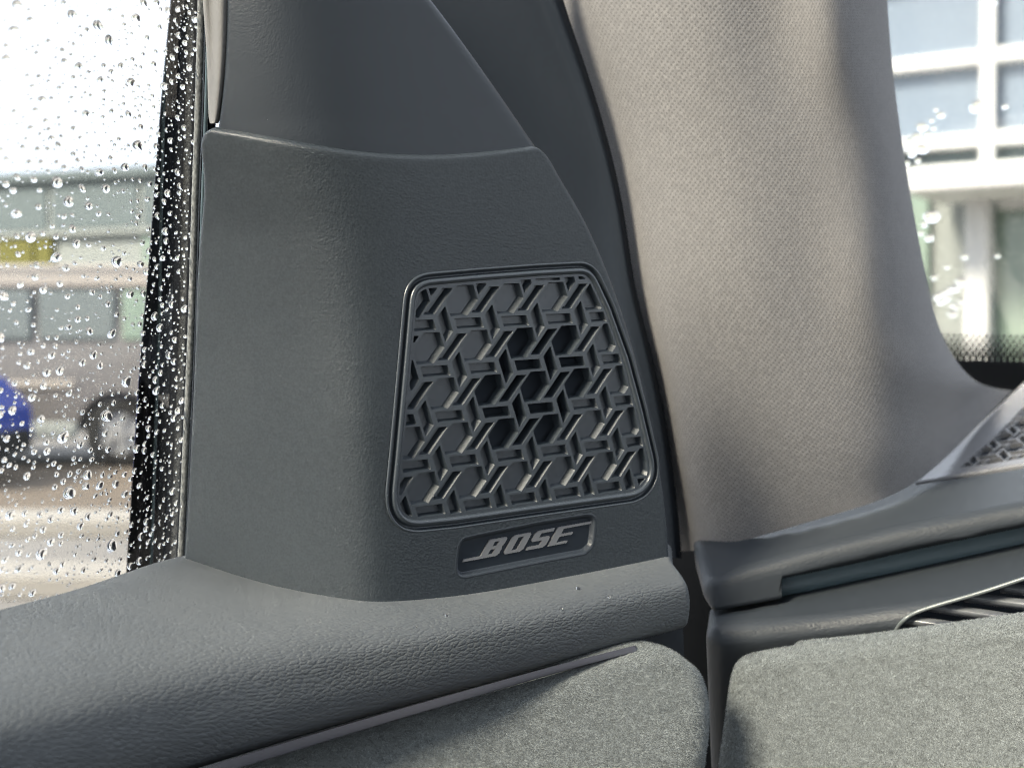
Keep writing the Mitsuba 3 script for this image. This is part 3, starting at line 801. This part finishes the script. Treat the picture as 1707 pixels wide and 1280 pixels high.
def scatter(region, count, lo, hi, power, taken, seed, gap=1.15):
    r = np.random.default_rng(seed)
    out, tries = [], 0
    while len(out) < count and tries < count * 40:
        tries += 1
        x, y = region(r)
        s = lo * (hi / lo) ** (r.random() ** power)
        if taken:
            a = np.array(taken)
            if np.any(np.hypot(a[:, 0] - x, a[:, 1] - y) < gap * (a[:, 2] + s) / 2): continue
        taken.append((x, y, s)); out.append((x, y, s))
    return out
def edge_x(y): return np.interp(y, [0, 160, 330, 480, 600, 780, 960], [283, 268, 255, 243, 232, 220, 208])
def seal_x(y): return np.interp(y, [0, 200, 340, 560, 740, 960], [333, 327, 322, 315, 307, 297])
def reg_open(r):
    while True:
        y = r.uniform(-20, 1010); x = r.uniform(-15, edge_x(np.clip(y, 0, 960)) + 6)
        if y < 1018 - .29 * max(x, 0): return x, y
def reg_band(r):
    y = r.uniform(-20, 950); yc = np.clip(y, 0, 960); return r.uniform(edge_x(yc) - 2, seal_x(yc) - 4), y
taken = []
drops = scatter(reg_open, 75, 12.5, 20, 1.3, taken, 11, 1.45)
drops += scatter(reg_open, 270, 7.5, 12.5, 1.2, taken, 12, 1.25)
drops += scatter(reg_band, 150, 7, 14, 1.5, taken, 13, 1.1)
drops += scatter(reg_open, 620, 4, 7.5, 1.1, taken, 14, 1.05)
drops += scatter(reg_band, 460, 2.8, 6.5, 1.2, taken, 15, 1.0)
drops += scatter(reg_open, 500, 2.4, 4, 1.0, taken, 16, 1.1)
drops.sort(key=lambda q: -q[2])
dg_rng = np.random.default_rng(5)
rest = []
for i, (x, y, s) in enumerate(drops):
    p = gpt(x, y) + GN * 0.00005
    depth = (p - CAM) @ FWD
    rr = s * depth / FPX / 2
    tail = 1 + 0.25 * max(0, (y - 250) / 700)
    along = rr * dg_rng.uniform(1.45, 1.85)
    tilt = dg_rng.normal(0, .16)
    a = gs * math.cos(tilt) + gu * math.sin(tilt); b = np.cross(GN, a)
    M = frame_mat(p, a * along, b * rr * tail, GN * rr * dg_rng.uniform(.8, 1.05))
    if np.linalg.det(M[:3, :3]) < 0: M[:3, 1] *= -1
    k = int(dg_rng.integers(len(DROPS)))
    if i < 290:
        key = key_for('raindrop')
        scene[key] = {**DROPPLY[k], 'to_world': T(M.tolist())}
        band = x > edge_x(np.clip(y, 0, 960)) - 2
        size = 'large' if s > 14 else 'medium' if s > 9.5 else 'small'
        if band: back_ = 'the black trim, ' + ('upper end' if y < 215 else 'level with the van' if 430 < y < 770 else 'near the ledge' if y >= 770 else 'level with the building')
        elif x < 62 and 590 < y < 790: back_ = 'the blue car'
        else: back_ = 'the white sky' if y < 275 else 'the far grey building' if y < 435 else 'the van windows' if y < 570 else 'the lower van body' if y < 770 else 'the brown paving' if y < 870 else 'the pale ground above the ledge'
        tag(key, f'{size} raindrop on the side window in front of {back_}', 'raindrop', f'{size} raindrops in front of {back_}')
    else:
        d = DROPS[k].copy() if s > 4 else drop_small[k].copy() if 'drop_small' in globals() else DROPS[k].copy()
        d.apply_transform(M); rest.append(d)
put('small_raindrops', cat_mesh(rest), 'water', smooth=40, label='many tiny raindrops speckling the side window glass', cat='raindrops', kind='stuff')
# windscreen drops
wd = [(1568, 192, 12), (1560, 183, 7), (1553, 201, 8), (1537, 212, 15), (1556, 214, 8), (1547, 224, 10), (1530, 229, 16), (1520, 236, 14), (1542, 233, 12), (1513, 247, 11), (1538, 249, 17), (1525, 252, 12), (1520, 258, 12), (1511, 272, 9), (1522, 280, 10), (1516, 295, 8), (1530, 268, 9),
      (1553, 361, 22), (1541, 374, 11), (1535, 389, 9), (1549, 397, 13), (1608, 428, 11), (1578, 445, 9), (1630, 178, 22), (1675, 178, 9), (1663, 427, 8), (1658, 5, 8),
      (1557, 463, 10), (1603, 470, 16), (1590, 480, 12), (1584, 484, 13), (1575, 488, 11), (1565, 493, 14), (1595, 482, 12), (1580, 497, 14), (1571, 503, 12), (1602, 502, 11), (1586, 508, 10), (1594, 513, 10), (1588, 524, 13), (1566, 505, 9), (1560, 498, 9)]
for x, y, s in wd:
    p = wpt(x, y, .0001); rr = 1.05 * s * ((p - CAM) @ FWD) / FPX / 2
    M = frame_mat(p, cr * rr * 1.15, WU * rr * 1.05, WN * rr * .8)
    if np.linalg.det(M[:3, :3]) < 0: M[:3, 1] *= -1
    key = key_for('windscreen_drop'); scene[key] = {**DROPPLY[int(dg_rng.integers(7))], 'to_world': T(M.tolist())}
    low_ = y > 330
    tag(key, 'blurred water drop on the windscreen in the lower cluster beside the pillar' if low_ else 'blurred water drop on the windscreen in the upper cluster beside the pillar', 'raindrop', 'lower windscreen drops' if low_ else 'upper windscreen drops')
# ledge droplets: cast onto the ledge surface
led = trimesh.Trimesh(*[np.asarray(a) for a in (meshkit.WRITTEN[scene[door + '__ledge']['filename']][0], meshkit.WRITTEN[scene[door + '__ledge']['filename']][1])], process=False)
for x, y, s, lab in ((745, 1026, 7, 'bright tiny water droplet on the sunlit leather ledge, larger of two'), (694, 1045, 4, 'smaller tiny water droplet on the leather ledge at the left'),
                     (964, 981, 9, 'largest clear droplet on the shaded leather ledge'), (1015, 995, 6, 'rightmost clear droplet on the shaded leather ledge'), (936, 1015, 6, 'lowest clear droplet on the shaded leather ledge')):
    loc, _, tri = led.ray.intersects_location([CAM], [ray(x, y)], multiple_hits=False)
    if len(loc) == 0: continue
    nn = led.face_normals[tri[0]]; nn = nn * np.sign(nn @ (CAM - loc[0]))
    a = np.cross(nn, [0, 1, 0]); a /= np.linalg.norm(a); b = np.cross(nn, a)
    rr = s * np.linalg.norm(loc[0] - CAM) / FPX / 2
    M = frame_mat(loc[0] + nn * .00008, a * rr, b * rr, nn * rr)
    if np.linalg.det(M[:3, :3]) < 0: M[:3, 1] *= -1
    key = key_for('ledge_droplet'); scene[key] = {**DROPPLY[2], 'to_world': T(M.tolist())}
    tag(key, lab, 'water droplet')

# ------------------------------------------------------------------ rest of the cabin (roof, floor, far door)
cab = thing('car_cabin', 'rest of the car cabin round the viewer with pale roof lining', 'car')
def car(lat, fwd, zz): return CAM + cr * lat + cf * fwd + np.array([0, 0, zz])
rz = math.atan2(cr[1], cr[0])
put('roof', box(*car(.54, -.80, .47), 1.34, 2.0, .03, rz), 'headliner', cab)
put('floor', box(*car(.5, -.5, -.80), 1.6, 3.0, .03, rz), 'cabin_dark', cab)
put('far_door', box(*car(1.22, -.5, -.45), .05, 2.6, .7, rz), 'cabin_dark', cab)
put('rear_seat', box(*car(.5, -1.35, -.45), 1.3, .3, .75, rz, .05), 'cabin_dark', cab)
put('far_seat', cat_mesh([box(*car(.72, -.42, -.15), .5, .18, .75, rz, .06), box(*car(.72, -.42, .27), .26, .11, .18, rz, .04)]), 'cabin_dark', cab)
put('firewall', box(*car(.62, .95, -.5), 1.2, .05, .62, rz), 'cabin_dark', cab)

# ------------------------------------------------------------------ outside
def asphalt_tone(p, n, uv):
    return mix((0.155, 0.148, 0.14), (0.19, 0.18, 0.17), fbm(p.x * 1.5, p.y * 1.5, 0, 3))
def brick_tone(p, n, uv):
    return mix((0.105, 0.086, 0.068), (0.14, 0.117, 0.095), fbm(p.x * 3, p.y * 3, 0, 3))
scene['asphalt'] = two(pr(proc(asphalt_tone), 0.8, 0.3))
scene['brown_paving'] = two(pr(proc(brick_tone), 0.8, 0.3))
scene['kerb_stone'] = two(pr((0.26, 0.245, 0.222), 0.8, 0.3))
scene['white_wall'] = two(pr((0.62, 0.62, 0.61), 0.6, 0.3))
scene['pale_wall'] = two(pr((0.26, 0.28, 0.27), 0.7, 0.3))
scene['teal_wall'] = two(pr((0.115, 0.142, 0.147), 0.5, 0.4))
scene['blue_glass'] = two(pr((0.16, 0.20, 0.25), 0.08, 0.9))
scene['green_glass'] = two(pr((0.19, 0.25, 0.20), 0.15, 0.8))
scene['dark_glass'] = two(pr((0.13, 0.15, 0.15), 0.12, 0.8))
scene['olive_panel'] = two(pr((0.13, 0.125, 0.03), 0.6, 0.3))
scene['van_paint'] = two(pr((0.17, 0.16, 0.155), 0.3, 0.5, metallic=0.3))
scene['van_roof'] = two(pr((0.33, 0.30, 0.27), 0.35, 0.5))
scene['blue_paint'] = two(pr((0.02, 0.05, 0.30), 0.25, 0.5, clearcoat=0.8))
scene['tyre'] = two(pr((0.02, 0.02, 0.02), 0.8, 0.3))
scene['alloy'] = two(pr((0.45, 0.45, 0.45), 0.3, 0.5, metallic=0.6))
scene['leaf'] = two(pr((0.07, 0.11, 0.035), 0.6, 0.3))

def sheet(x0, x1, y0, y1, zz, bsdf, name, label, cat):
    m = trimesh.Trimesh([[x0, y0, zz], [x1, y0, zz], [x1, y1, zz], [x0, y1, zz]], [[0, 1, 2], [0, 2, 3]], process=False)
    put(name, m, bsdf, label=label, cat=cat, kind='structure')
sheet(-400, 400, -400, 600, 0, 'asphalt', 'road', 'wide pale asphalt road surface', 'road')
sheet(-40, 20, 8.95, 13.6, .004, 'brown_paving', 'pavement', 'brown paved parking strip under the van', 'pavement')
def kerb(y0, y1, label):
    put('kerb', box(-10, (y0 + y1) / 2, .05, 60, y1 - y0, .12, 0, .02), 'kerb_stone', label=label, cat='kerb', kind='structure')
kerb(8.30, 8.85, 'pale kerb beside the brown parking strip')
kerb(6.25, 6.70, 'pale kerb nearest the car window')

def wheel(cx, cy, r, w, parent):
    t = trimesh.creation.revolve([[r * .62, -w / 2], [r * .93, -w / 2], [r, -w / 3], [r, w / 3], [r * .93, w / 2], [r * .62, w / 2], [r * .62, -w / 2]], sections=40)
    t.apply_transform(trimesh.transformations.rotation_matrix(math.pi / 2, [1, 0, 0])); t.apply_translation([cx, cy, r])
    k = put('wheel', t, 'tyre', parent, smooth=35)
    parts = [trimesh.creation.cylinder(r * .63, w * .5, sections=32), trimesh.creation.cylinder(r * .16, w * .95, sections=20)]
    for i in range(5):
        s = trimesh.creation.box([r * .55, r * .16, w * .9]); s.apply_translation([r * .32, 0, 0])
        s.apply_transform(trimesh.transformations.rotation_matrix(i * 2 * math.pi / 5, [0, 0, 1])); parts.append(s)
    q = cat_mesh(parts); q.apply_transform(trimesh.transformations.rotation_matrix(math.pi / 2, [1, 0, 0])); q.apply_translation([cx, cy, r])
    put('rim', q, 'alloy', k)
def side_prism(profile, x0, y0, width, taper=0.0):
    """extrude an x-z profile across the car's width (y)"""
    t = trimesh.creation.extrude_polygon(Polygon(profile).buffer(-.04).buffer(.08).buffer(-.04), width, engine='earcut')
    t.apply_transform(trimesh.transformations.rotation_matrix(math.pi / 2, [1, 0, 0]))
    t.apply_translation([x0, y0 + width, 0])
    if taper:
        v = t.vertices; h = np.clip((v[:, 2] - 1.0) / 1.0, 0, 1); c_ = y0 + width / 2
        v[:, 1] = c_ + (v[:, 1] - c_) * (1 - taper * h); t.vertices = v
    return t
def cut_wheels(t, xs, y0, width, r):
    b = manifold(t)
    for x in xs:
        c_ = trimesh.creation.cylinder(r, .5, sections=40); c_.apply_transform(trimesh.transformations.rotation_matrix(math.pi / 2, [1, 0, 0]))
        for yy in (y0, y0 + width):
            d = c_.copy(); d.apply_translation([x, yy, r * .85]); b = b - manifold(d)
    return tm(b)
VX, VY = -7.35, 13.1
van = thing('parked_van', 'silver beige van with dark side windows parked beyond the window', 'van')
prof = [(0, .35), (0, 1.0), (.1, 1.35), (.45, 1.84), (.8, 1.92), (4.0, 1.92), (4.35, 1.82), (4.5, 1.2), (4.55, .35)]
vb = cut_wheels(side_prism(prof, VX, VY, 1.7, .12), (VX + .95, VX + 3.58), VY, 1.7, .40)
put('body', vb, 'van_paint', van, smooth=35)
put('roof', box(VX + 2.35, VY + .85, 1.91, 3.7, 1.42, .10, 0, .04), 'van_roof', van)
put('gutter', box(VX + 2.35, VY + .045, 1.79, 3.75, .05, .13, 0, .02), 'van_roof', van)
for x0, x1 in ((.62, 1.55), (1.62, 2.75), (2.82, 3.55), (3.62, 4.2)):
    put('window', box(VX + (x0 + x1) / 2, VY + .03, 1.46, x1 - x0, .05, .48, 0, .02), 'green_glass' if x0 > 3 else 'dark_glass', van)
put('sill', box(VX + 2.27, VY - .01, .36, 1.85, .08, .16, 0, .03), 'pale_wall', van)
put('side_moulding', box(VX + 2.27, VY - .005, .80, 1.8, .04, .08, 0, .015), 'van_roof', van)
for x in (VX + .95, VX + 3.58): wheel(x, VY + .12, .33, .22, van)
BX, BY = -8.32, 10.7
bc = thing('blue_car', 'bright blue car partly in view at the left edge', 'car')
prof = [(0, .3), (.02, .75), (.5, .95), (1.0, 1.42), (2.2, 1.45), (2.95, 1.02), (3.75, .88), (3.98, .62), (4.0, .3)]
put('body', cut_wheels(side_prism(prof, BX, BY, 1.65, .2), (BX + .7, BX + 3.25), BY, 1.65, .37), 'blue_paint', bc, smooth=35)
put('window', box(BX + 1.6, BY + .05, 1.2, 1.4, .04, .3, 0, .015), 'dark_glass', bc)
put('bumper', box(BX + 3.95, BY + .82, .34, .16, 1.5, .22, 0, .05), 'tyre', bc)
for x in (BX + .7, BX + 3.25): wheel(x, BY + .1, .31, .2, bc)

def facade_frame(p0, ang):
    M = np.eye(4); c_, s_ = math.cos(ang), math.sin(ang)
    M[:3, 0] = [c_, s_, 0]; M[:3, 1] = [-s_, c_, 0]; M[:3, 3] = p0
    return M
def fbox(M, x0, x1, y0, y1, z0, z1, bev=.0):
    b = box((x0 + x1) / 2, (y0 + y1) / 2, (z0 + z1) / 2, x1 - x0, y1 - y0, z1 - z0, 0, bev)
    b.apply_transform(M); return b
# low building at the left
lbd = thing('low_building', 'long low grey building with a window band behind the van', 'building')
M = facade_frame([(-100 - 853) / FPX * 40, 40 + 2.2, 0], -math.radians(22))
put('wall', fbox(M, -14, 30, .3, 9, 0, 6.15), 'pale_wall', lbd)
put('roof', fbox(M, -14.2, 30.2, -.05, 9.2, 6.15, 6.42), 'teal_wall', lbd)
for i in range(13):
    x0 = -13.5 + i * 3.3
    put('window', fbox(M, x0, x0 + 3.1, .22, .36, 4.72, 6.05), 'teal_wall', lbd)
    if not (4 <= i <= 5): put('window', fbox(M, x0, x0 + 3.0, .2, .36, 3.55, 4.45), 'teal_wall' if i % 3 else 'green_glass', lbd)
put('ledge', fbox(M, -14, 30, 0, .3, 4.5, 4.66), 'pale_wall', lbd)
put('sign_panel', fbox(M, 1.0, 2.35, .1, .3, 3.55, 4.45), 'olive_panel', lbd, label='olive yellow panel on the building front')
put('sign_panel', fbox(M, 2.45, 3.05, .1, .3, 3.55, 4.45), 'olive_panel', lbd)
# glass fronted building at the right
gb = thing('glass_building', 'white framed glass fronted building seen through the windscreen', 'building')
GA = -math.radians(33)
GP = np.array([(1640 - 853.5) / FPX * 22, 22.0, 0])
M = facade_frame(GP, GA)
def fz(py): return 1.15 + (580 - py) / FPX * 22
zl = [0.05, fz(322), fz(262), fz(240), fz(97), fz(-60), fz(-75)]
put('core', fbox(M, -9, 12, .5, 8, 0, zl[-1]), 'pale_wall', gb)
for zc, hh in ((fz(95), .22), (fz(232), .22), (fz(-60), .25)):
    put('frame', fbox(M, -9, 12, 0, .35, zc - hh / 2, zc + hh / 2, .02), 'white_wall', gb)
xs = [-9, -6.9, -4.8, -2.7, -.05, 2.6, 4.7, 6.8, 8.9, 11]
for x in xs: put('mullion', fbox(M, x - .05, x + .05, .05, .4, fz(283), zl[-1], .01), 'white_wall', gb)
for a, b in zip(xs, xs[1:]):
    for z0, z1, mat in ((fz(232), fz(101), 'blue_glass'), (fz(89), fz(-54), 'blue_glass'), (fz(277), fz(244), 'teal_wall')):
        put('pane', fbox(M, a + .06, b - .06, .3, .42, z0, z1), mat, gb)
for x in (-8.6, -6.4, -4.2, -2.0, 1.1, 3.3, 5.5, 7.7):
    put('pane', fbox(M, x - 1.0, x + 1.0, .3, .42, .3, fz(300)), 'green_glass', gb)
fz2 = lambda py: 1.15 + (580 - py) / FPX * 20.4
put('canopy', fbox(M, -.75, 9, -2.0, .2, fz2(318), fz2(276), .04), 'white_wall', gb, label='white canopy slab over the entrance')
put('column', fbox(M, -.25, .12, -.3, .06, 0, fz(320), .03), 'white_wall', gb)
put('column', fbox(M, -.08, .14, -.1, .04, fz(275), zl[-1], .03), 'white_wall', gb)
put('door_frame', cat_mesh([fbox(M, .75, .93, 0, .3, 0, fz(345)), fbox(M, 1.6, 1.75, 0, .3, 0, fz(345)), fbox(M, .2, 1.75, 0, .3, fz(350), fz(335))]), 'white_wall', gb)
